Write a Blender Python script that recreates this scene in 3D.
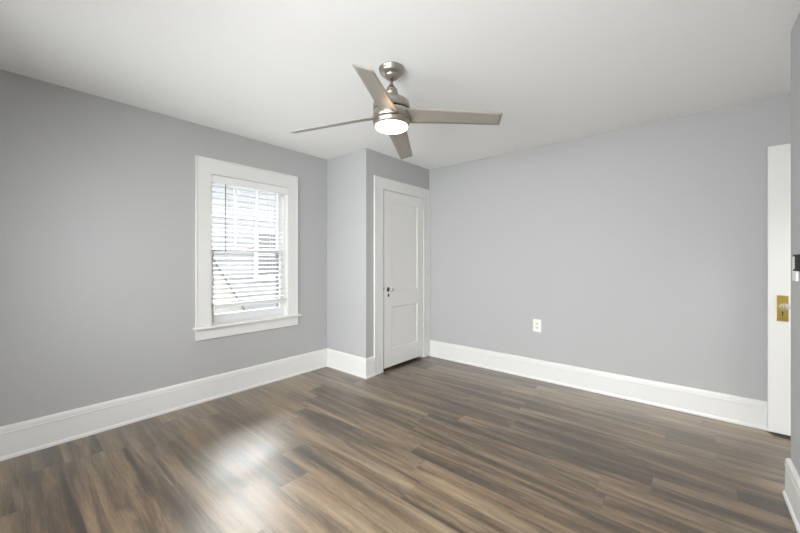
import bpy, bmesh, math, random
from mathutils import Vector, Matrix
random.seed(7)
S = bpy.context.scene
for o in list(bpy.data.objects):
    bpy.data.objects.remove(o)
COL = S.collection
PI = math.pi

# ------------------------------------------------------------------ camera, world, lights, exposure
CAMX, CAMY, CAMZ = 3.283, 0.0, 1.244
YAW = math.atan2(291, 341.6)
cam_d = bpy.data.cameras.new('camera')
cam_d.sensor_width = 36.0
cam_d.lens = 341.6 / 800 * 36
cam_d.shift_y = -0.00725
cam_d.clip_start = 0.02
cam = bpy.data.objects.new('camera', cam_d)
COL.objects.link(cam)
cam.location = (CAMX, CAMY, CAMZ)
cam.rotation_euler = (PI / 2, 0, YAW)
S.camera = cam

w = bpy.data.worlds.new('overcast_sky')
S.world = w
w.use_nodes = True
wn = w.node_tree.nodes
# bright overcast, with a broad glow in the west where the sun stands behind the cloud
SKY_BASE, SKY_GLOW = 3.6, 54.0
wl = w.node_tree.links
wtc = wn.new('ShaderNodeTexCoord')
wdot = wn.new('ShaderNodeVectorMath')
wdot.operation = 'DOT_PRODUCT'
wdot.inputs[1].default_value = Vector((-1.48, 0.80, 1.244)).normalized()
wl.new(wtc.outputs['Generated'], wdot.inputs[0])
wmx = wn.new('ShaderNodeMath')
wmx.operation = 'MAXIMUM'
wmx.inputs[1].default_value = 0.0
wl.new(wdot.outputs['Value'], wmx.inputs[0])
wpw = wn.new('ShaderNodeMath')
wpw.operation = 'POWER'
wpw.inputs[1].default_value = 6.0
wl.new(wmx.outputs[0], wpw.inputs[0])
wma = wn.new('ShaderNodeMath')
wma.operation = 'MULTIPLY_ADD'
wma.inputs[1].default_value = SKY_GLOW
wma.inputs[2].default_value = SKY_BASE
wl.new(wpw.outputs[0], wma.inputs[0])
wn['Background'].inputs['Color'].default_value = (1.0, 1.0, 1.0, 1)
wl.new(wma.outputs[0], wn['Background'].inputs['Strength'])

def area(name, loc, rot, sx, sy, power, color=(1, 1, 1), spread=PI):
    d = bpy.data.lights.new(name, 'AREA')
    d.shape = 'RECTANGLE'
    d.size, d.size_y = sx, sy
    d.energy = power
    d.color = color
    d.spread = spread
    o = bpy.data.objects.new(name, d)
    COL.objects.link(o)
    o.location = loc
    o.rotation_euler = rot
    return o

# daylight coming in at the two windows of the wall behind the camera (steep sky light and flatter light)
area('daylight_rear_east', (2.55, -0.80, 1.35), (PI / 2 - math.radians(40), 0, 0), 0.95, 1.35, 140, (0.99, 1.0, 1.0))
area('daylight_rear_west', (1.05, -0.80, 1.35), (PI / 2 - math.radians(20), 0, 0), 0.95, 1.35, 11, (0.99, 1.0, 1.0), math.radians(110))
area('daylight_rear_yard', (1.05, -0.80, 1.25), (PI / 2 + math.radians(10), 0, 0), 0.95, 1.2, 8, (0.99, 1.0, 1.0), math.radians(100))
# added fill light in the unseen hall, brightens the right side of the room
area('hall_fill', (5.2, 3.1, 2.42), (0, 0, 0), 0.4, 0.4, 46, (1, 0.985, 0.965))

S.view_settings.view_transform = 'Standard'
S.view_settings.look = 'None'
S.view_settings.exposure = 0.09
S.view_settings.gamma = 1.0
S.view_settings.use_curve_mapping = False

# ------------------------------------------------------------------ materials
def newmat(name):
    m = bpy.data.materials.new(name)
    m.use_nodes = True
    nt = m.node_tree
    return m, nt, nt.nodes['Principled BSDF']

def link(nt, a, b):
    nt.links.new(a, b)

def noise_bump(nt, p, scale, strength, dist=0.002, detail=3):
    tc = nt.nodes.new('ShaderNodeTexCoord')
    n = nt.nodes.new('ShaderNodeTexNoise')
    n.inputs['Scale'].default_value = scale
    n.inputs['Detail'].default_value = detail
    link(nt, tc.outputs['Object'], n.inputs['Vector'])
    b = nt.nodes.new('ShaderNodeBump')
    b.inputs['Strength'].default_value = strength
    b.inputs['Distance'].default_value = dist
    link(nt, n.outputs['Fac'], b.inputs['Height'])
    link(nt, b.outputs['Normal'], p.inputs['Normal'])
    return n

def simple(name, col, rough=0.5, metal=0.0, bump=None, vary=0.0, spec=0.5):
    m, nt, p = newmat(name)
    p.inputs['Roughness'].default_value = rough
    p.inputs['Metallic'].default_value = metal
    p.inputs['Specular IOR Level'].default_value = spec
    p.inputs['Base Color'].default_value = (*col, 1)
    if bump:
        n = noise_bump(nt, p, bump[0], bump[1])
        if vary:
            mx = nt.nodes.new('ShaderNodeMix')
            mx.data_type = 'RGBA'
            mx.inputs[6].default_value = (*[c * (1 - vary) for c in col], 1)
            mx.inputs[7].default_value = (*[min(1, c * (1 + vary)) for c in col], 1)
            link(nt, n.outputs['Fac'], mx.inputs[0])
            link(nt, mx.outputs[2], p.inputs['Base Color'])
    return m

M = {}
M['wall'] = simple('grey_wall_paint', (0.456, 0.458, 0.464), 0.55, 0, (160, 0.08), 0.015, 0.35)
M['ceiling'] = simple('white_ceiling_paint', (0.90, 0.90, 0.893), 0.8, 0, (120, 0.06), 0.01, 0.2)
M['trim'] = simple('white_trim_paint', (0.755, 0.752, 0.74), 0.34, 0, (60, 0.03), 0.01)
M['door'] = simple('white_door_paint', (0.775, 0.77, 0.75), 0.35, 0, (50, 0.04), 0.01)
M['blind'] = simple('white_blind_slat', (0.83, 0.83, 0.82), 0.4, 0, (40, 0.02), 0.01)
M['vinyl'] = simple('white_sash', (0.74, 0.75, 0.76), 0.4, 0, (40, 0.02), 0.01)
M['storm'] = simple('grey_storm_frame', (0.30, 0.31, 0.32), 0.5, 0, (40, 0.02), 0.02)
M['cord'] = simple('pale_cord', (0.6, 0.6, 0.58), 0.8, 0, (200, 0.05), 0.05)
M['wand'] = simple('grey_wand_plastic', (0.22, 0.23, 0.24), 0.3, 0, (80, 0.02), 0.05)
M['plastic'] = simple('white_plate_plastic', (0.86, 0.86, 0.82), 0.35, 0, (80, 0.01), 0.01)
M['ivory'] = simple('ivory_receptacle', (0.74, 0.72, 0.65), 0.35, 0, (80, 0.01), 0.01)
M['black'] = simple('black_plastic', (0.008, 0.008, 0.009), 0.6, 0, (80, 0.02), 0.1, 0.25)
M['slot'] = simple('dark_slot', (0.03, 0.028, 0.025), 0.6, 0, (80, 0.02), 0.1)
M['dark'] = simple('dark_gap_metal', (0.02, 0.018, 0.016), 0.6, 0, (80, 0.02), 0.1)
M['bronze'] = simple('dark_bronze', (0.10, 0.065, 0.04), 0.35, 0.9, (60, 0.05), 0.2)
M['brass'] = simple('worn_brass', (0.62, 0.45, 0.12), 0.28, 1.0, (40, 0.1), 0.2)
M['blade'] = simple('silver_blade', (0.385, 0.36, 0.325), 0.38, 0.4, (30, 0.02), 0.03)
M['siding'] = simple('pale_siding', (0.285, 0.289, 0.295), 0.7, 0, (20, 0.05), 0.03)
M['outtrim'] = simple('white_outdoor_trim', (0.42, 0.42, 0.42), 0.6, 0, (20, 0.05), 0.02)
M['outglass'] = simple('grey_window_pane', (0.15, 0.153, 0.157), 0.25, 0, (5, 0.02), 0.1)
M['shingle'] = simple('grey_shingle', (0.15, 0.15, 0.155), 0.85, 0, (30, 0.3), 0.3)
M['cream'] = simple('cream_boards', (0.32, 0.31, 0.285), 0.7, 0, (20, 0.05), 0.03)
M['ground'] = simple('pale_concrete', (0.55, 0.54, 0.52), 0.9, 0, (8, 0.3), 0.12)

# brushed nickel: fine horizontal streaks
def nickel():
    m, nt, p = newmat('brushed_nickel')
    p.inputs['Metallic'].default_value = 1.0
    p.inputs['Roughness'].default_value = 0.34
    tc = nt.nodes.new('ShaderNodeTexCoord')
    mp = nt.nodes.new('ShaderNodeMapping')
    mp.inputs['Scale'].default_value = (4, 4, 400)
    n = nt.nodes.new('ShaderNodeTexNoise')
    n.inputs['Scale'].default_value = 1.5
    n.inputs['Detail'].default_value = 4
    link(nt, tc.outputs['Object'], mp.inputs['Vector'])
    link(nt, mp.outputs['Vector'], n.inputs['Vector'])
    r = nt.nodes.new('ShaderNodeValToRGB')
    r.color_ramp.elements[0].color = (0.36, 0.33, 0.295, 1)
    r.color_ramp.elements[1].color = (0.50, 0.465, 0.42, 1)
    link(nt, n.outputs['Fac'], r.inputs['Fac'])
    link(nt, r.outputs['Color'], p.inputs['Base Color'])
    return m
M['nickel'] = nickel()

def lampglass():
    m, nt, p = newmat('lit_frosted_glass')
    p.inputs['Base Color'].default_value = (0.9, 0.85, 0.75, 1)
    p.inputs['Roughness'].default_value = 0.4
    p.inputs['Emission Color'].default_value = (1.0, 0.60, 0.26, 1)
    p.inputs['Emission Strength'].default_value = 17.0
    return m
M['lamp'] = lampglass()

def pane():
    m, nt, p = newmat('clear_window_pane')
    nt.nodes.remove(p)
    tr = nt.nodes.new('ShaderNodeBsdfTransparent')
    tr.inputs['Color'].default_value = (0.95, 0.97, 0.97, 1)
    gl = nt.nodes.new('ShaderNodeBsdfGlossy')
    gl.inputs['Roughness'].default_value = 0.02
    fr = nt.nodes.new('ShaderNodeFresnel')
    fr.inputs['IOR'].default_value = 1.35
    mx = nt.nodes.new('ShaderNodeMixShader')
    link(nt, fr.outputs['Fac'], mx.inputs['Fac'])
    link(nt, tr.outputs['BSDF'], mx.inputs[1])
    link(nt, gl.outputs['BSDF'], mx.inputs[2])
    link(nt, mx.outputs['Shader'], nt.nodes['Material Output'].inputs['Surface'])
    return m
M['pane'] = pane()

def crystal():
    m, nt, p = newmat('clear_knob_glass')
    p.inputs['Base Color'].default_value = (0.95, 0.95, 0.93, 1)
    p.inputs['Roughness'].default_value = 0.06
    p.inputs['Transmission Weight'].default_value = 0.75
    p.inputs['IOR'].default_value = 1.5
    return m
M['crystal'] = crystal()

PLANK_SEED = 23.0
def planks():
    m, nt, p = newmat('vinyl_plank_floor')
    N = nt.nodes.new
    def math_(op, a, b=None, c=None):
        n = N('ShaderNodeMath')
        n.operation = op
        for i, v in enumerate((a, b, c)):
            if v is None:
                continue
            if isinstance(v, (int, float)):
                n.inputs[i].default_value = v
            else:
                link(nt, v, n.inputs[i])
        return n.outputs[0]
    PW, PL = 0.183, 1.22
    tc = N('ShaderNodeTexCoord')
    sp = N('ShaderNodeSeparateXYZ')
    link(nt, tc.outputs['Object'], sp.inputs[0])
    X, Y = sp.outputs['X'], sp.outputs['Y']
    yv = math_('DIVIDE', math_('SUBTRACT', Y, 0.812 - 10 * PW), PW)
    row = math_('FLOOR', yv)
    fy = math_('FRACT', yv)
    wr = N('ShaderNodeTexWhiteNoise')
    wr.noise_dimensions = '1D'
    link(nt, math_('ADD', row, 17.3), wr.inputs['W'])
    off = math_('MULTIPLY', wr.outputs['Value'], PL)
    xv = math_('DIVIDE', math_('ADD', X, math_('ADD', off, 10.0)), PL)
    colm = math_('FLOOR', xv)
    fx = math_('FRACT', xv)
    cv = N('ShaderNodeCombineXYZ')
    link(nt, math_('ADD', row, PLANK_SEED), cv.inputs[0])
    link(nt, colm, cv.inputs[1])
    wp = N('ShaderNodeTexWhiteNoise')
    wp.noise_dimensions = '2D'
    link(nt, cv.outputs[0], wp.inputs['Vector'])
    rnd = wp.outputs['Value']
    sc = N('ShaderNodeSeparateColor')
    link(nt, wp.outputs['Color'], sc.inputs[0])
    # coordinates inside the grain, different on every plank
    gv = N('ShaderNodeCombineXYZ')
    link(nt, math_('ADD', math_('MULTIPLY', X, 1.0), math_('MULTIPLY', sc.outputs[0], 37.0)), gv.inputs[0])
    link(nt, math_('ADD', Y, math_('MULTIPLY', sc.outputs[1], 53.0)), gv.inputs[1])
    def noise(scale, detail, rough, dist=0.0):
        mp = N('ShaderNodeMapping')
        mp.inputs['Scale'].default_value = scale
        link(nt, gv.outputs[0], mp.inputs['Vector'])
        n = N('ShaderNodeTexNoise')
        n.inputs['Scale'].default_value = 1.0
        n.inputs['Detail'].default_value = detail
        n.inputs['Roughness'].default_value = rough
        n.inputs['Distortion'].default_value = dist
        link(nt, mp.outputs['Vector'], n.inputs['Vector'])
        return n.outputs['Fac']
    g_big = noise((0.9, 10.5, 1), 4, 0.52, 0.7)       # cathedral bands
    g_mid = noise((2.6, 42.0, 1), 6, 0.66, 0.9)       # streaks
    g_fine = noise((16.0, 190.0, 1), 4, 0.7)         # pores
    g_tint = noise((1.1, 6.0, 1), 2, 0.5, 0.3)
    v = math_('ADD', math_('MULTIPLY', g_big, 0.58), math_('MULTIPLY', g_mid, 0.32))
    v = math_('ADD', v, math_('MULTIPLY', g_fine, 0.20))
    v = math_('ADD', v, math_('MULTIPLY', math_('SUBTRACT', rnd, 0.5), 0.10))
    v = math_('MULTIPLY_ADD', math_('SUBTRACT', v, 0.547), 1.25, 0.492)
    r = N('ShaderNodeValToRGB')
    cr = r.color_ramp
    cr.elements[0].position = 0.34
    cr.elements[0].color = (0.044, 0.029, 0.016, 1)
    cr.elements[1].position = 0.70
    cr.elements[1].color = (0.36, 0.268, 0.168, 1)
    e = cr.elements.new(0.44); e.color = (0.098, 0.066, 0.037, 1)
    e = cr.elements.new(0.53); e.color = (0.195, 0.136, 0.080, 1)
    e = cr.elements.new(0.61); e.color = (0.265, 0.192, 0.118, 1)
    link(nt, v, r.inputs['Fac'])
    # greyer and browner planks
    mx = N('ShaderNodeMix')
    mx.data_type = 'RGBA'
    mx.blend_type = 'MULTIPLY'
    mx.inputs[0].default_value = 1.0
    r2 = N('ShaderNodeValToRGB')
    r2.color_ramp.elements[0].position = 0.35
    r2.color_ramp.elements[0].color = (0.83, 0.85, 0.87, 1)
    r2.color_ramp.elements[1].position = 0.68
    r2.color_ramp.elements[1].color = (0.91, 0.84, 0.76, 1)
    link(nt, g_tint, r2.inputs['Fac'])
    link(nt, r.outputs['Color'], mx.inputs[6])
    link(nt, r2.outputs['Color'], mx.inputs[7])
    # seams
    sy = math_('MULTIPLY', math_('MINIMUM', fy, math_('SUBTRACT', 1.0, fy)), PW)
    sx = math_('MULTIPLY', math_('MINIMUM', fx, math_('SUBTRACT', 1.0, fx)), PL)
    seam = math_('MINIMUM', sx, sy)
    sm = N('ShaderNodeMapRange')
    sm.inputs['From Min'].default_value = 0.0004
    sm.inputs['From Max'].default_value = 0.0014
    link(nt, seam, sm.inputs['Value'])
    mx2 = N('ShaderNodeMix')
    mx2.data_type = 'RGBA'
    mx2.inputs[6].default_value = (0.10, 0.078, 0.056, 1)
    link(nt, sm.outputs[0], mx2.inputs[0])
    link(nt, mx.outputs[2], mx2.inputs[7])
    link(nt, mx2.outputs[2], p.inputs['Base Color'])
    rr = N('ShaderNodeMapRange')
    rr.inputs['To Min'].default_value = 0.38
    rr.inputs['To Max'].default_value = 0.50
    link(nt, g_mid, rr.inputs['Value'])
    link(nt, rr.outputs[0], p.inputs['Roughness'])
    p.inputs['Specular IOR Level'].default_value = 0.5
    p.inputs['Coat Weight'].default_value = 1.0
    p.inputs['Coat Roughness'].default_value = 0.34
    p.inputs['Coat IOR'].default_value = 1.52
    bh = math_('ADD', math_('MULTIPLY', sm.outputs[0], 1.0), math_('MULTIPLY', g_fine, 0.25))
    b = N('ShaderNodeBump')
    b.inputs['Strength'].default_value = 0.2
    b.inputs['Distance'].default_value = 0.0008
    link(nt, bh, b.inputs['Height'])
    link(nt, b.outputs['Normal'], p.inputs['Normal'])
    return m
M['floor'] = planks()

# ------------------------------------------------------------------ mesh helpers
class MB:
    """collects shapes, then links them as one mesh object"""
    def __init__(self):
        self.bm = bmesh.new()
    def _merge(self, bm2):
        me = bpy.data.meshes.new('t')
        bm2.to_mesh(me)
        bm2.free()
        self.bm.from_mesh(me)
        bpy.data.meshes.remove(me)
    def box(self, x0, x1, y0, y1, z0, z1, b=0.0, seg=2, mat=None):
        t = bmesh.new()
        bmesh.ops.create_cube(t, size=1)
        for v in t.verts:
            v.co = Vector((x0 + (v.co.x + .5) * (x1 - x0), y0 + (v.co.y + .5) * (y1 - y0), z0 + (v.co.z + .5) * (z1 - z0)))
        if b:
            bmesh.ops.bevel(t, geom=list(t.edges), offset=b, segments=seg, affect='EDGES', profile=0.5)
        if mat:
            bmesh.ops.transform(t, matrix=mat, verts=t.verts)
        self._merge(t)
        return self
    def lathe(self, prof, seg=48, mat=None, smooth=True):
        """prof: list of (r, z); revolved about z"""
        t = bmesh.new()
        rings = []
        for r, z in prof:
            if r < 1e-6:
                rings.append([t.verts.new((0, 0, z))])
            else:
                rings.append([t.verts.new((r * math.cos(2 * PI * k / seg), r * math.sin(2 * PI * k / seg), z)) for k in range(seg)])
        for a, b in zip(rings, rings[1:]):
            for k in range(seg):
                k2 = (k + 1) % seg
                if len(a) == 1 and len(b) == 1:
                    continue
                if len(a) == 1:
                    f = t.faces.new((a[0], b[k2], b[k]))
                elif len(b) == 1:
                    f = t.faces.new((a[k], a[k2], b[0]))
                else:
                    f = t.faces.new((a[k], a[k2], b[k2], b[k]))
                f.smooth = smooth
        bmesh.ops.recalc_face_normals(t, faces=t.faces)
        if mat:
            bmesh.ops.transform(t, matrix=mat, verts=t.verts)
        self._merge(t)
        return self
    def rod(self, p0, p1, r, seg=12):
        p0, p1 = Vector(p0), Vector(p1)
        d = p1 - p0
        m = Matrix.Translation(p0) @ d.to_track_quat('Z', 'Y').to_matrix().to_4x4()
        L = d.length
        return self.lathe([(0, 0), (r, 0), (r, L), (0, L)], seg, m)
    def prism(self, pts, axis, a, b):
        """closed polygon extruded between two values of one axis; pts give the other two axes in order"""
        t = bmesh.new()
        def mk(u, v, q):
            c = [u, v]
            c.insert(axis, q)
            return t.verts.new(c)
        A = [mk(u, v, a) for u, v in pts]
        B = [mk(u, v, b) for u, v in pts]
        t.faces.new(A)
        t.faces.new(B[::-1])
        n = len(pts)
        for k in range(n):
            t.faces.new((A[k], B[k], B[(k + 1) % n], A[(k + 1) % n]))
        bmesh.ops.recalc_face_normals(t, faces=t.faces)
        self._merge(t)
        return self
    def run(self, prof, p0, p1, nrm, k0=0, k1=0):
        """profile [(d, z)] swept from p0 to p1; d goes along nrm; k = +1 outside mitre, -1 inside, 0 butt"""
        t = bmesh.new()
        p0, p1, nrm = Vector((*p0, 0)), Vector((*p1, 0)), Vector((*nrm, 0))
        d = (p1 - p0).normalized()
        A = [t.verts.new(p0 + nrm * q - d * (q * k0) + Vector((0, 0, z))) for q, z in prof]
        B = [t.verts.new(p1 + nrm * q + d * (q * k1) + Vector((0, 0, z))) for q, z in prof]
        t.faces.new(A)
        t.faces.new(B[::-1])
        n = len(prof)
        for k in range(n):
            t.faces.new((A[k], B[k], B[(k + 1) % n], A[(k + 1) % n]))
        bmesh.ops.recalc_face_normals(t, faces=t.faces)
        self._merge(t)
        return self
    def build(self, name, mat, parent=None, off=(0, 0, 0)):
        """verts are given in world space; off is the object's own origin"""
        me = bpy.data.meshes.new(name)
        if any(off):
            bmesh.ops.translate(self.bm, verts=self.bm.verts, vec=-Vector(off))
        self.bm.to_mesh(me)
        self.bm.free()
        me.materials.append(mat)
        o = bpy.data.objects.new(name, me)
        COL.objects.link(o)
        if parent:
            o.parent = parent
        else:
            o.location = off
        return o

def tag(o, label=None, cat=None, group=None, kind=None):
    if label: o['label'] = label
    if cat: o['category'] = cat
    if group: o['group'] = group
    if kind: o['kind'] = kind
    return o

def empty(name, loc, label=None, cat=None, group=None, kind=None):
    o = bpy.data.objects.new(name, None)
    COL.objects.link(o)
    o.location = loc
    o.empty_display_size = 0.1
    return tag(o, label, cat, group, kind)

def struct(o, label, cat):
    return tag(o, label, cat, None, 'structure')

# ------------------------------------------------------------------ room shell
H = 2.44
YR, YB = -0.62, 3.67           # rear wall, back wall
XR = 3.68                      # right wall
XC, YC = 0.66, 2.525           # closet bump-out
YE = 2.685                      # where the right wall ends
XH = 4.55                      # end of the door recess
WT = 0.16

struct(MB().box(-WT, 6.0, YR - WT, 4.6, -0.12, 0.0).build('floor', M['floor']),
       'brown grey wood plank floor with a soft window sheen', 'floor')
struct(MB().box(-WT, 6.0, YR - WT, 4.6, H, H + 0.15).build('ceiling', M['ceiling']),
       'flat white ceiling the fan hangs from', 'ceiling')

# left wall with the window opening
WY0, WY1, WZ0, WZ1 = 1.222, 2.008, 0.64, 2.035
m = MB()
m.box(-WT, 0, YR, WY0, 0, H).box(-WT, 0, WY1, YB, 0, H).box(-WT, 0, WY0, WY1, 0, WZ0).box(-WT, 0, WY0, WY1, WZ1, H)
struct(m.build('wall_left', M['wall']), 'grey wall with the window on the left', 'wall')
struct(MB().box(-WT, 6.0, YB, YB + WT, 0, H).build('wall_back', M['wall']),
       'long plain grey wall with the outlet', 'wall')
# closet: front face and side face with the doorway
DY0, DY1, DZ = 2.772, 3.535, 2.05
struct(MB().box(0, XC, YC, YC + 0.11, 0, H).build('wall_closet_front', M['wall']),
       'narrow grey closet wall facing the room beside the window wall', 'wall')
m = MB()
m.box(XC - 0.11, XC, YC + 0.11, DY0, 0, H).box(XC - 0.11, XC, DY1, YB, 0, H).box(XC - 0.11, XC, DY0, DY1, DZ, H)
struct(m.build('wall_closet_side', M['wall']), 'grey closet wall around the white closet door', 'wall')
# right wall and recess
struct(MB().box(XR, XR + 0.12, YR, YE, 0, H).build('wall_right', M['wall']),
       'near grey wall at the right edge with the black switch', 'wall')
struct(MB().box(XR + 0.12, XH, YE - 0.12, YE, 0, H).build('wall_recess', M['wall']),
       'grey wall of the door recess behind the near right wall', 'wall')
m = MB()
EY0, EY1 = 2.80, 3.58
m.box(XH, XH + 0.11, YE - 0.12, EY0, 0, H).box(XH, XH + 0.11, EY1, YB, 0, H).box(XH, XH + 0.11, EY0, EY1, 2.085, H)
struct(m.build('wall_entry', M['wall']), 'grey wall with the doorway to the hall', 'wall')
m = MB()
m.box(XH + 0.11, 6.0, 1.9, 2.0, 0, H).box(5.9, 6.0, 2.0, YB, 0, H)
struct(m.build('wall_hall', M['wall']), 'grey walls of the hall beyond the doorway', 'wall')
# rear wall with two window openings
m = MB()
R0, R1 = 0.66, 2.03
xs = [(0.58, 1.52), (2.08, 3.02)]
m.box(-WT, xs[0][0], YR - WT, YR, 0, H).box(xs[0][1], xs[1][0], YR - WT, YR, 0, H).box(xs[1][1], XR + 0.12, YR - WT, YR, 0, H)
for a, b in xs:
    m.box(a, b, YR - WT, YR, 0, R0).box(a, b, YR - WT, YR, R1, H)
struct(m.build('wall_rear', M['wall']), 'grey wall behind the viewer with two windows', 'wall')

# ------------------------------------------------------------------ baseboards
BASE = [(0, 0), (0.026, 0), (0.026, 0.012), (0.023, 0.020), (0.018, 0.025), (0.0175, 0.158), (0.0192, 0.161),
        (0.0192, 0.166), (0.0172, 0.171), (0.0166, 0.188), (0.0145, 0.197), (0.009, 0.205), (0, 0.207)]
def base(name, p0, p1, n, k0, k1, label):
    struct(MB().run(BASE, p0, p1, n, k0, k1).build(name, M['trim']), label, 'baseboard')
base('baseboard_left', (0, YR), (0, YC), (1, 0), -1, -1, 'tall white baseboard along the window wall')
base('baseboard_closet_front', (0, YC), (XC, YC), (0, -1), -1, 1, 'white baseboard under the narrow closet wall')
base('baseboard_closet_side', (XC, YC), (XC, 2.638), (1, 0), 1, 0, 'short white baseboard between closet corner and door casing')
base('baseboard_back', (XC + 0.024, YB), (XH, YB), (0, -1), 0, -1, 'long white baseboard along the back wall')
base('baseboard_right', (XR, YR), (XR, YE), (-1, 0), -1, 1, 'white baseboard on the near right wall')
base('baseboard_recess', (XR, YE), (XH, YE), (0, 1), 1, -1, 'white baseboard inside the door recess')
base('baseboard_rear', (0, YR), (XR, YR), (0, 1), -1, -1, 'white baseboard on the rear wall')

# ------------------------------------------------------------------ window on the left wall
def casing_x(X, sg, y0, y1, oy0, oy1, z0, z1, oz1):
    """door / window casing on a wall x=X, facing sg; inner opening y0..y1 up to z1, outer oy0..oy1 up to oz1"""
    m = MB()
    def bx(ya, yb, za, zb, t, b=0.002):
        m.box(min(X, X + sg * t), max(X, X + sg * t), ya, yb, za, zb, b)
    bx(oy0, y0, z0, z1, .015); bx(y1, oy1, z0, z1, .015); bx(oy0, oy1, z1, oz1, .015)
    bb = .013
    bx(oy0 - .001, oy0 + bb, z0, oz1 + .001, .0185, .004)
    bx(oy1 - bb, oy1 + .001, z0, oz1 + .001, .0185, .004)
    bx(oy0, oy1, oz1 - bb, oz1 + .001, .0185, .004)
    return m

win = empty('window_1', (0, 1.613, 0.66), 'white double hung window with grid upper sash', 'window', kind='structure')
WO = (0, 1.613, 0.66)
def wp(mb, name, mat, parent=win, label=None):
    # children keep world coordinates, so shift by the parent's origin
    o = mb.build(name, mat, parent, WO)
    if label: o['label'] = label
    return o
wp(casing_x(0, 1, 1.235, 1.995, 1.107, 2.118, 0.66, 2.022, 2.16), 'window_casing', M['trim'])
m = MB().box(-0.05, 0.048, 1.088, 2.146, 0.640, 0.661, 0.006, 3)
wp(m, 'window_sill', M['trim'])
wp(MB().box(0, 0.018, 1.107, 2.118, 0.545, 0.640, 0.003), 'apron', M['trim'])
m = MB()
m.box(-WT, 0, WY0 + .0005, 1.240, 0.66, 2.0345).box(-WT, 0, 1.990, WY1 - .0005, 0.66, 2.0345).box(-WT, 0, 1.2399, 1.9901, 2.017, 2.0345)
m.box(-WT - .03, -0.0495, WY0 + .0005, WY1 - .0005, 0.6405, 0.672)
for y in (1.240, 1.990):   # parting stops
    s = 1 if y < 1.5 else -1
    m.box(-0.052, -0.040, min(y, y + s * .012), max(y, y + s * .012), .672, 2.017)
    m.box(-0.098, -0.090, min(y, y + s * .012), max(y, y + s * .012), .672, 2.017)
wp(m, 'jamb', M['trim'])
def sash(x0, x1, z0, z1, st, top, bot):
    m = MB()
    y0, y1 = 1.241, 1.989
    m.box(x0, x1, y0, y0 + st, z0, z1, .003).box(x0, x1, y1 - st, y1, z0, z1, .003)
    m.box(x0, x1, y0 + st - .002, y1 - st + .002, z0, z0 + bot, .003).box(x0, x1, y0 + st - .002, y1 - st + .002, z1 - top, z1, .003)
    return m
m = sash(-0.088, -0.054, 0.674, 1.368, .042, .036, .075)
s1 = wp(m, 'sash', M['vinyl'])
wp(MB().box(-.073, -.069, 1.281, 1.949, .747, 1.334), 'pane', M['pane'], s1)
m = sash(-0.134, -0.100, 1.335, 2.016, .042, .05, .036)
gy = [1.241 + .042 + (1.989 - 1.241 - .084) * k / 3 for k in (1, 2)]
for g in gy:
    m.box(-.126, -.108, g - .0065, g + .0065, 1.365, 1.970)
m.box(-.126, -.108, 1.28, 1.95, 1.661, 1.674)
s2 = wp(m, 'sash', M['vinyl'])
wp(MB().box(-.119, -.115, 1.281, 1.949, 1.369, 1.968), 'pane', M['pane'], s2)
m = MB().box(-.034, -.030, 1.58, 1.65, 0, .02)
wp(MB().box(-.078, -.058, 1.585, 1.645, 1.366, 1.386, .005), 'sash_lock', M['trim'], s1)
# storm frame outside
m = MB()
m.box(-.158, -.140, 1.2405, 1.285, .674, 2.016).box(-.158, -.140, 1.945, 1.9895, .674, 2.016)
m.box(-.158, -.140, 1.285, 1.945, .674, .70).box(-.158, -.140, 1.285, 1.945, 1.99, 2.016)
wp(m, 'storm_frame', M['storm'])

# ------------------------------------------------------------------ window blind
bl = empty('window_blind', (-0.02, 1.616, 0.78), 'white horizontal slat blind lowered over the window, slats open', 'blind')
BO = (-0.02, 1.616, 0.78)
def bp(mb, name, mat, label=None, parent=bl):
    o = mb.build(name, mat, parent, BO)
    if label: o['label'] = label
    return o
bp(MB().box(-.045, .004, 1.246, 1.984, 1.955, 2.008, .003), 'headrail', M['blind'])
bp(MB().box(.006, .018, 1.244, 1.994, 1.946, 2.014, .004), 'valance', M['blind'])
for y0 in (1.2405, 1.984):
    bp(MB().box(-.046, .008, y0, y0 + .0055, 1.958, 2.012, .001), 'bracket', M['plastic'])
m = MB()
NS, PITCH, ZT = 25, 0.0435, 1.917
for k in range(NS):
    z = ZT - k * PITCH
    t = math.radians(10.0)
    M4 = Matrix.Translation((-0.02, 0, z)) @ Matrix.Rotation(t, 4, 'Y')
    m.box(-.0245, .0245, 1.250, 1.982, -.0014, .0014, 0, mat=M4)
bp(m, 'slats', M['blind'])
ZB = ZT - NS * PITCH
m = MB()
m.box(-.046, .006, 1.250, 1.982, ZB - .022, ZB + .006, .005)
m.box(-.045, .005, 1.250, 1.982, ZB + .008, ZB + .0115).box(-.045, .005, 1.250, 1.982, ZB + .0135, ZB + .017)
bp(m, 'bottom_rail', M['blind'])
for y in (1.405, 1.616, 1.827):
    m = MB()
    m.rod((.0058, y, ZB), (.0058, y, 1.955), .0009, 6).rod((-.0458, y, ZB), (-.0458, y, 1.955), .0009, 6)
    bp(m, 'ladder_cord', M['cord'])
m = MB().rod((.020, 1.353, 1.345), (.020, 1.353, 1.945), .0042, 8)
m.lathe([(0, 0), (.006, .002), (.0065, .03), (.0042, .045), (0, .045)], 10, Matrix.Translation((.020, 1.353, 1.325)))
bp(m, 'tilt_wand', M['wand'], 'dark grey tilt wand')
m = MB().rod((.019, 1.895, 1.15), (.019, 1.895, 1.945), .0011, 6)
m.lathe([(0, 0), (.007, .003), (.005, .03), (0, .034)], 10, Matrix.Translation((.019, 1.895, 1.118)))
bp(m, 'pull_cord', M['cord'])

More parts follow.
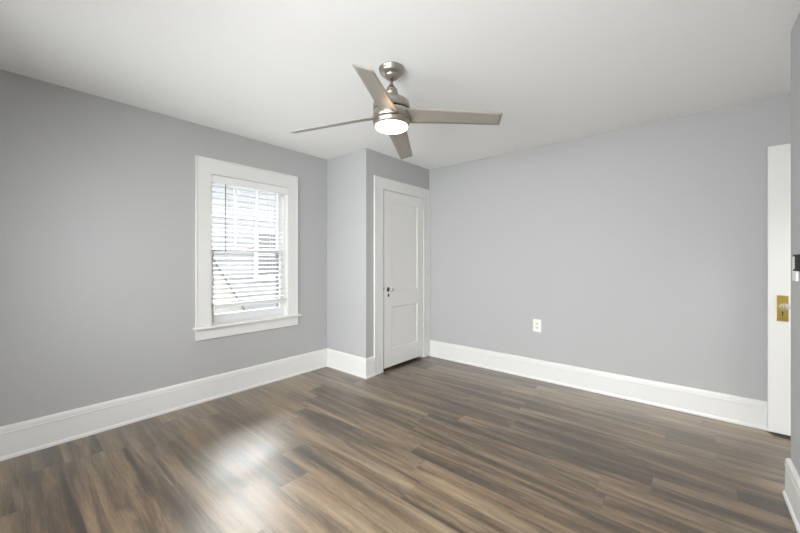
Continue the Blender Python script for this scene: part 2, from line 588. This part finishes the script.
# ------------------------------------------------------------------ panel door builder
def panel_leaf(x0, x1, z0, z1, y0, y1, panels, slope=0.012, depth=0.010):
    """door leaf in local axes: width along x, thickness along y; panels recessed on both faces"""
    bm = bmesh.new()
    xs_ = sorted({x0, x1, *[p[0] for p in panels], *[p[1] for p in panels]})
    zs_ = sorted({z0, z1, *[p[2] for p in panels], *[p[3] for p in panels]})
    for yf, sg in ((y0, 1), (y1, -1)):
        for i in range(len(xs_) - 1):
            for j in range(len(zs_) - 1):
                a, b, c, d = xs_[i], xs_[i + 1], zs_[j], zs_[j + 1]
                hit = [p for p in panels if p[0] <= a + 1e-6 and p[1] >= b - 1e-6 and p[2] <= c + 1e-6 and p[3] >= d - 1e-6]
                if hit:
                    q = yf + sg * depth
                    st = yf + sg * 0.002
                    o_ = [(a, c), (b, c), (b, d), (a, d)]
                    i_ = [(a + slope, c + slope), (b - slope, c + slope), (b - slope, d - slope), (a + slope, d - slope)]
                    O = [bm.verts.new((u, yf, v)) for u, v in o_]
                    O2 = [bm.verts.new((u, st, v)) for u, v in o_]
                    I = [bm.verts.new((u, q, v)) for u, v in i_]
                    for k in range(4):
                        k2 = (k + 1) % 4
                        bm.faces.new((O[k], O[k2], O2[k2], O2[k]))
                        bm.faces.new((O2[k], O2[k2], I[k2], I[k]))
                    bm.faces.new(I)
                else:
                    bm.faces.new([bm.verts.new((u, yf, v)) for u, v in ((a, c), (b, c), (b, d), (a, d))])
    for (a, b, c, d) in (((x0, z0), (x1, z0), 0, 0), ((x1, z0), (x1, z1), 0, 0), ((x1, z1), (x0, z1), 0, 0), ((x0, z1), (x0, z0), 0, 0)):
        bm.faces.new([bm.verts.new(v) for v in ((a[0], y0, a[1]), (b[0], y0, b[1]), (b[0], y1, b[1]), (a[0], y1, a[1]))])
    bmesh.ops.remove_doubles(bm, verts=bm.verts, dist=1e-5)
    bmesh.ops.recalc_face_normals(bm, faces=bm.faces)
    m = MB()
    m._merge(bm)
    return m

KNOB = [(0, .062), (.012, .0615), (.021, .057), (.0255, .049), (.026, .042), (.022, .033), (.014, .027), (.010, .024), (.010, .018)]
SHANK = [(0, 0), (.022, 0), (.022, .004), (.014, .008), (.0105, .012), (.0105, .022), (0, .022)]

# ------------------------------------------------------------------ closet door (in wall x = XC, facing +x)
d1 = empty('door_1', (XC, 3.153, 0), 'closed white two-panel closet door with a glass knob', 'door', kind='structure')
FX = XC + 0.006                # room face of the leaf
# local x -> world y ; local y -> world -x (face at local y=0 is the room side)
T1 = Matrix(((0, -1, 0, FX), (1, 0, 0, 0), (0, 0, 1, 0), (0, 0, 0, 1)))
LY0, LY1 = 2.797, 3.520
def d1p(mb, name, mat, parent=d1, label=None, world=False):
    if not world:
        bmesh.ops.transform(mb.bm, matrix=T1, verts=mb.bm.verts)
    o = mb.build(name, mat, parent, (XC, 3.153, 0))
    if label: o['label'] = label
    return o
leaf = d1p(panel_leaf(LY0, LY1, 0.034, 2.036, 0, 0.035, [(2.925, 3.412, 0.898, 1.922), (2.925, 3.412, 0.232, 0.714)]), 'leaf', M['door'])
RX = Matrix.Rotation(PI / 2, 4, 'X')     # lathe z -> local -y (into the room)
def at(x, z): return Matrix.Translation((x, 0, z)) @ RX
KY, KZ = 2.868, 0.917
d1p(MB().lathe([(0, 0), (.026, 0), (.026, .003), (.019, .0055), (.014, .009), (.0125, .022), (0, .022)], 24, at(KY, KZ)), 'knob_rose', M['bronze'], label='dark bronze knob rose')
d1p(MB().lathe(KNOB, 12, at(KY, KZ), smooth=False), 'knob', M['crystal'], label='clear glass knob')
m = MB()
m.prism([(KY + .011 * math.cos(a) , 0.852 + .021 * math.sin(a)) for a in [2 * PI * k / 20 for k in range(20)]], 1, -0.0035, 0.0)
esc = d1p(m, 'keyhole_cover', M['bronze'], label='dark bronze keyhole cover')
m = MB().prism([(KY - .002, .842), (KY + .002, .842), (KY + .0015, .856), (KY + .004, .862), (KY, .866), (KY - .004, .862), (KY - .0015, .856)], 1, -0.0040, -0.003)
d1p(m, 'keyhole', M['slot'], esc)
for z in (1.82, 0.40):
    m = MB()
    m.rod((3.526, -.009, z - .045), (3.526, -.009, z + .045), .0075, 12)
    m.lathe([(0, 0), (.005, .001), (.006, .006), (.0045, .010), (0, .010)], 12, Matrix.Translation((3.526, -.009, z + .045)))
    m.lathe([(0, -.010), (.0045, -.010), (.006, -.006), (.005, -.001), (0, 0)], 12, Matrix.Translation((3.526, -.009, z - .045)))
    m.box(3.496, 3.519, -.0022, -.0002, z - .044, z + .044)
    d1p(m, 'hinge', M['trim'])
d1p(MB().box(2.7885, 2.796, -.004, 0.0, .915, .945, .001), 'strike', M['bronze'], label='small dark strike on the jamb')
# jamb and casing
m = casing_x(XC, 1, 2.778, 3.535, 2.638, YB - .008, 0.0, 2.044, 2.17)
struct(m.build('trim_1', M['trim']), 'white wooden casing around the closet door', 'trim')
m = MB()
m.box(XC - .11, XC + .001, DY0 + .0005, 2.790, 0, 2.0495).box(XC - .11, XC + .001, 3.527, DY1 - .0005, 0, 2.0495).box(XC - .11, XC + .001, 2.79, 3.527, 2.041, 2.0495)
m.box(XC - .05, XC - .034, 2.79, 2.803, 0, 2.041).box(XC - .05, XC - .034, 3.514, 3.527, 0, 2.041)
struct(m.build('trim_2', M['trim']), 'white jamb inside the closet doorway', 'trim')

# ------------------------------------------------------------------ entry door folded back against the back wall
EX0, EX1 = 3.706, 4.500
FY = 3.598
d2 = empty('door_2', (EX1, FY, 0), 'white entry door swung open against the back wall, brass plate', 'door', kind='structure')
T2 = Matrix.Translation((0, FY, 0))
def d2p(mb, name, mat, parent=d2, label=None):
    bmesh.ops.transform(mb.bm, matrix=T2, verts=mb.bm.verts)
    o = mb.build(name, mat, parent, (EX1, FY, 0))
    if label: o['label'] = label
    return o
lf = panel_leaf(EX0, EX1, 0.016, 2.066, 0, 0.035, [(3.835, 4.375, 1.0, 1.93), (3.835, 4.375, 0.25, 0.80)])
vs = [e for e in lf.bm.edges if abs(e.verts[0].co.x - EX0) < 1e-4 and abs(e.verts[1].co.x - EX0) < 1e-4]
bmesh.ops.bevel(lf.bm, geom=vs, offset=0.003, segments=2, affect='EDGES')
d2p(lf, 'leaf', M['door'])
PX, PZ0, PZ1 = 3.7765, 0.815, 0.998
pl = d2p(MB().box(PX - .028, PX + .028, -.004, -.0002, PZ0, PZ1, .0015), 'lock_plate', M['brass'], label='worn brass lock plate')
m = MB()
for sx in (-.019, .019):
    for z in (PZ0 + .016, PZ1 - .016):
        m.lathe([(0, .0028), (.003, .0022), (.0048, .0005), (.0048, 0), (0, 0)], 12, Matrix.Translation((PX + sx, -.004, z)) @ RX)
d2p(m, 'screws', M['brass'], pl)
d2p(MB().prism([(PX - .003, .855), (PX + .003, .855), (PX + .002, .873), (PX + .0055, .880), (PX, .887), (PX - .0055, .880), (PX - .002, .873)], 1, -.0046, -.0035), 'keyhole', M['slot'], pl)
KM = Matrix.Translation((PX, -.004, .925)) @ RX
d2p(MB().lathe([(0, 0), (.016, 0), (.016, .004), (.010, .008), (.009, .024), (0, .024)], 20, KM), 'knob_shank', M['brass'])
d2p(MB().lathe(KNOB, 12, KM, smooth=False), 'knob', M['crystal'], label='clear glass knob')
for z in (1.80, 1.04, 0.28):
    m = MB().rod((EX1 + .004, .004, z - .045), (EX1 + .004, .004, z + .045), .007, 12)
    d2p(m, 'hinge', M['trim'])
m = casing_x(XH, -1, EY0 + .016, EY1 - .016, EY0 - .07, EY1 + .07, 0, 2.07, 2.18)
m.box(XH, XH + .11, EY0 + .0005, EY0 + .016, 0, 2.0845).box(XH, XH + .11, EY1 - .016, EY1 - .0005, 0, 2.0845).box(XH, XH + .11, EY0 + .016, EY1 - .016, 2.07, 2.0845)
struct(m.build('trim_3', M['trim']), 'white casing of the hall doorway inside the recess', 'trim')

# ------------------------------------------------------------------ rear windows
for i, (a, b) in enumerate(xs):
    c = (a + b) / 2
    wr = empty('window_%d' % (i + 2), (c, YR, R0), ('white rear window nearer the window wall', 'white rear window nearer the right wall')[i], 'window', kind='structure')
    def rp(mb, name, mat):
        return mb.build(name, mat, wr, (c, YR, R0))
    m = MB()
    m.box(a - .11, a + .005, YR, YR + .018, R0, R1 + .11).box(b - .005, b + .11, YR, YR + .018, R0, R1 + .11).box(a, b, YR, YR + .018, R1 - .005, R1 + .11)
    rp(m, 'window_casing', M['trim'])
    rp(MB().box(a - .13, b + .13, YR - .04, YR + .045, R0 - .02, R0, .005), 'window_sill', M['trim'])
    m = MB()
    m.box(a, a + .05, YR - .10, YR - .06, R0, R1).box(b - .05, b, YR - .10, YR - .06, R0, R1)
    m.box(a, b, YR - .10, YR - .06, R0, R0 + .07).box(a, b, YR - .10, YR - .06, R1 - .05, R1).box(a, b, YR - .10, YR - .06, 1.33, 1.37)
    rp(m, 'sash', M['vinyl'])
    rp(MB().box(a + .04, b - .04, YR - .082, YR - .078, R0 + .05, R1 - .04), 'pane', M['pane'])

# ------------------------------------------------------------------ ceiling fan
FXC, FYC = 1.8645, 1.584
fan = empty('ceiling_fan', (FXC, FYC, H), 'brushed nickel ceiling fan with four grey blades and lit lamp', 'ceiling fan')
def fp(mb, name, mat, parent=fan, label=None):
    o = mb.build(name, mat, parent)
    if label: o['label'] = label
    return o
def dz(prof): return [(r, z - H) for r, z in prof]
fp(MB().lathe(dz([(0, 2.439), (.076, 2.439), (.0795, 2.437), (.0805, 2.433), (.079, 2.430), (.077, 2.427), (.0755, 2.419), (.071, 2.410), (.064, 2.403), (.055, 2.398), (.048, 2.395),
                  (.045, 2.392), (.045, 2.386), (.037, 2.384), (.035, 2.378), (.028, 2.375), (0, 2.375)]), 56), 'canopy', M['nickel'])
fp(MB().lathe(dz([(0, 2.378), (.0095, 2.378), (.0095, 2.300), (0, 2.300)]), 24), 'downrod', M['nickel'])
fp(MB().lathe(dz([(0, 2.338), (.013, 2.337), (.016, 2.332), (.018, 2.326), (.027, 2.319), (.034, 2.310), (.0365, 2.300), (.037, 2.292), (.040, 2.290), (.0405, 2.282), (.037, 2.280), (.037, 2.266), (.0405, 2.264),
                  (.0405, 2.246), (0, 2.246)]), 40), 'coupling_cover', M['nickel'])
fp(MB().lathe(dz([(0, 2.248), (.060, 2.247), (.085, 2.242), (.102, 2.234), (.1115, 2.222), (.1145, 2.208), (.1145, 2.181), (.113, 2.179), (0, 2.179)]), 64), 'motor_housing', M['nickel'])
fp(MB().lathe(dz([(0, 2.181), (.101, 2.181), (.101, 2.160), (0, 2.160)]), 48), 'motor_gap', M['dark'], label='dark gap above the blade band')
fp(MB().lathe(dz([(0, 2.168), (.1135, 2.168), (.115, 2.166), (.115, 2.120), (.1125, 2.1175), (.108, 2.1165), (.108, 2.1125), (0, 2.1125)]), 64), 'blade_band', M['nickel'])
lk = fp(MB().lathe(dz([(0, 2.1145), (.111, 2.1145), (.1155, 2.113), (.1158, 2.106), (.114, 2.099), (.109, 2.088), (.104, 2.081), (.101, 2.079), (0, 2.079)]), 64), 'light_ring', M['nickel'])
fp(MB().lathe(dz([(0, 2.081), (.1000, 2.081), (.1005, 2.076), (.0985, 2.070), (.092, 2.065), (.078, 2.062), (.05, 2.060), (0, 2.059)]), 64), 'lamp_shade', M['lamp'], lk, 'frosted glass shade glowing warm')

def blade_mesh():
    """blade along +x, drooping, pitched; root z is the fan's blade level"""
    bm = bmesh.new()
    n, mcs = 22, 6
    r0, r1, w0, w1 = 0.098, 0.658, 0.132, 0.098
    th = 0.0055
    rows = []
    for i in range(n + 1):
        u = i / n
        wd = w0 + (w1 - w0) * u
        pitch = 0.30 + 0.02 * u
        zc = 2.138 - 0.058 * u ** 1.12 - H
        ring = []
        for face in (0.5, -0.5):
            cols = []
            for j in range(mcs + 1):
                s = (j / mcs - 0.5) * wd
                skew = 0.005 * (s / wd) * 2 * u          # slanted tip
                x = r0 + (r1 - r0) * u - skew * 0.7
                cur = 0.002 * (1 - (2 * s / wd) ** 2)     # slight camber
                e = 1.0 if 0 < j < mcs else 0.55
                y = s * math.cos(pitch)
                z = zc - s * math.sin(pitch) + cur + face * th * e
                cols.append(bm.verts.new((x, y, z)))
            ring.append(cols)
        rows.append(ring)
    for i in range(n):
        A, B = rows[i], rows[i + 1]
        for j in range(mcs):
            bm.faces.new((A[0][j], B[0][j], B[0][j + 1], A[0][j + 1]))
            bm.faces.new((A[1][j], A[1][j + 1], B[1][j + 1], B[1][j]))
        for j in (0, mcs):
            bm.faces.new((A[0][j], A[1][j], B[1][j], B[0][j]))
    for R in (rows[0], rows[-1]):
        for j in range(mcs):
            bm.faces.new((R[0][j], R[0][j + 1], R[1][j + 1], R[1][j]))
    bmesh.ops.recalc_face_normals(bm, faces=bm.faces)
    for f in bm.faces:
        f.smooth = f.normal.z > 0.8 or f.normal.z < -0.8
    m = MB()
    m._merge(bm)
    return m
b0 = fp(blade_mesh(), 'blade', M['blade'])
for k in range(4):
    o = b0 if k == 0 else b0.copy()
    if k:
        COL.objects.link(o)
        o.parent = fan
    o.rotation_euler = (0, 0, YAW + math.radians(-9.5 + 90 * k))

# ------------------------------------------------------------------ wall outlet
OX, OZ = 2.052, 0.5625
ot = empty('wall_outlet', (OX, YB, OZ), 'white duplex outlet plate low on the plain back wall', 'outlet')
def op(mb, name, mat, label=None):
    o = mb.build(name, mat, ot, (OX, YB, OZ))
    if label: o['label'] = label
    return o
op(MB().box(OX - .042, OX + .042, YB - .006, YB - .0002, OZ - .066, OZ + .066, .003, 3), 'cover_plate', M['plastic'])
for dzv in (.021, -.021):
    m = MB().prism([(OX + .017 * math.cos(a), OZ + dzv + max(-.0125, min(.0125, .017 * math.sin(a)))) for a in [2 * PI * k / 28 for k in range(28)]], 1, YB - .0085, YB - .005)
    rc = op(m, 'receptacle', M['ivory'], 'ivory receptacle face')
    m = MB()
    m.box(OX - .0075, OX - .0055, YB - .0089, YB - .008, OZ + dzv - .003, OZ + dzv + .006)
    m.box(OX + .0055, OX + .0075, YB - .0089, YB - .008, OZ + dzv - .002, OZ + dzv + .005)
    m.lathe([(0, .0009), (.0025, .0009), (.0025, 0), (0, 0)], 10, Matrix.Translation((OX, YB - .008, OZ + dzv - .007)) @ RX)
    so = m.build('slots', M['slot'], rc, (OX, YB, OZ))
op(MB().lathe([(0, .0015), (.002, .0012), (.0032, 0), (0, 0)], 12, Matrix.Translation((OX, YB - .006, OZ)) @ RX), 'screw', M['plastic'])

# ------------------------------------------------------------------ wall switch on the near right wall
SY, SZ = 2.545, 1.205
sw = empty('wall_switch', (XR, SY, SZ), 'white wall plate with a black control on near right wall', 'switch')
def swp(mb, name, mat, label=None):
    o = mb.build(name, mat, sw, (XR, SY, SZ))
    if label: o['label'] = label
    return o
swp(MB().box(XR - .010, XR - .0002, 2.505, 2.588, 1.144, 1.264, .003, 3), 'cover_plate', M['plastic'])
m = MB().box(XR - .022, XR - .0002, 2.345, 2.455, 1.200, 1.270, .004, 3)
m.box(XR - .024, XR - .0002, 2.340, 2.480, 1.264, 1.273, .003).box(XR - .024, XR - .0002, 2.340, 2.480, 1.195, 1.204, .003)
m.box(XR - .012, XR - .0002, 2.450, 2.506, 1.215, 1.255, .001)
swp(m, 'control_unit', M['black'], 'black control unit')
for z in (1.252, 1.156):
    swp(MB().box(XR - .0115, XR - .009, 2.543, 2.549, z - .003, z + .003, .0008), 'screw', M['plastic'])
# ------------------------------------------------------------------ outdoors, seen through the blind
struct(MB().box(-14, -0.22, -12, 20, -1.2, -1.0).build('ground', M['ground']), 'pale concrete yard outside the window', 'ground')
m = MB()  # outer wall extended far above the room, unseen, to shade the neighbouring house
m.box(-.22, -.161, -6, WY0 - .02, -1.0, 7.0).box(-.22, -.161, WY1 + .02, 12, -1.0, 7.0).box(-.22, -.161, WY0 - .02, WY1 + .02, -1.0, WZ0 - .02).box(-.22, -.161, WY0 - .02, WY1 + .02, WZ1 + .02, 7.0)
struct(m.build('wall_outside', M['siding']), 'pale outside face of the window wall', 'wall')

NX = -4.0
nh = empty('neighbour_house', (NX, 3.5, -1.0), 'pale clapboard house seen through the blind outside the window', 'house')
def hp(mb, name, mat, parent=nh, label=None):
    o = mb.build(name, mat, parent, (NX, 3.5, -1.0))
    if label: o['label'] = label
    return o
pts = [(NX - .25, -1.0)]
z = -1.0
LAP = 0.125
while z < 2.95:
    pts += [(NX + .016, z), (NX, z + LAP)]
    z += LAP
pts.append((NX - .25, z))
# profile in x, z extruded along y
hp(MB().prism(pts, 1, -3.0, 9.0), 'siding_wall', M['siding'])
nw = hp(MB().box(NX, NX + .035, 3.60, 3.70, .82, 1.96).box(NX, NX + .035, 4.11, 4.21, .82, 1.96).box(NX, NX + .037, 3.59, 4.22, 1.862, 1.972)
        .box(NX, NX + .055, 3.58, 4.23, .80, .90).box(NX, NX + .032, 3.695, 4.115, 1.35, 1.41), 'window', M['outtrim'], label='white framed window')
hp(MB().box(NX, NX + .02, 3.69, 4.12, .89, 1.87), 'pane', M['outglass'], nw)
hp(MB().prism([(NX + .10, 2.96), (NX + .10, 3.03), (NX - 3.5, 3.45), (NX - 3.5, 2.9), (NX + .02, 2.94)], 1, -3.2, 9.2), 'roof', M['shingle'])
hp(MB().box(NX + .10, NX + .18, -3.2, 9.2, 2.94, 3.03, .02), 'gutter', M['outtrim'])

# low outbuilding with a steep roof edge crossing the lower sash
shx0, shx1 = -3.5, -2.6
sh = empty('shed', (-3.0, 2.245, -1.0), 'cream gabled shed with a dark roof edge, low left outside the window', 'shed')
def sp_(mb, name, mat, label=None):
    o = mb.build(name, mat, sh, (-3.0, 2.245, -1.0))
    if label: o['label'] = label
    return o
# roof edge runs through these points (y, z) on the near gable
def roofz(y): return 1.158 + (y - 2.301) * (-1.73)
ya = 2.245
yr = 2.90
yl = 2 * ya - yr
sp_(MB().prism([(yl, -1.0), (yr, -1.0), (yr, roofz(yr)), (ya, roofz(ya)), (yl, roofz(yr))], 0, shx0, shx1), 'gable_wall', M['cream'])
for sg in (1, -1):
    P = [(ya, roofz(ya)), (yr + .06, roofz(yr + .06)), (yr + .06, roofz(yr + .06) + .022), (ya, roofz(ya) + .022)]
    P = [(ya + sg * (y - ya), z) for y, z in P]
    sp_(MB().prism(P, 0, shx0 - .04, shx1 + .04), 'roof', M['shingle'])
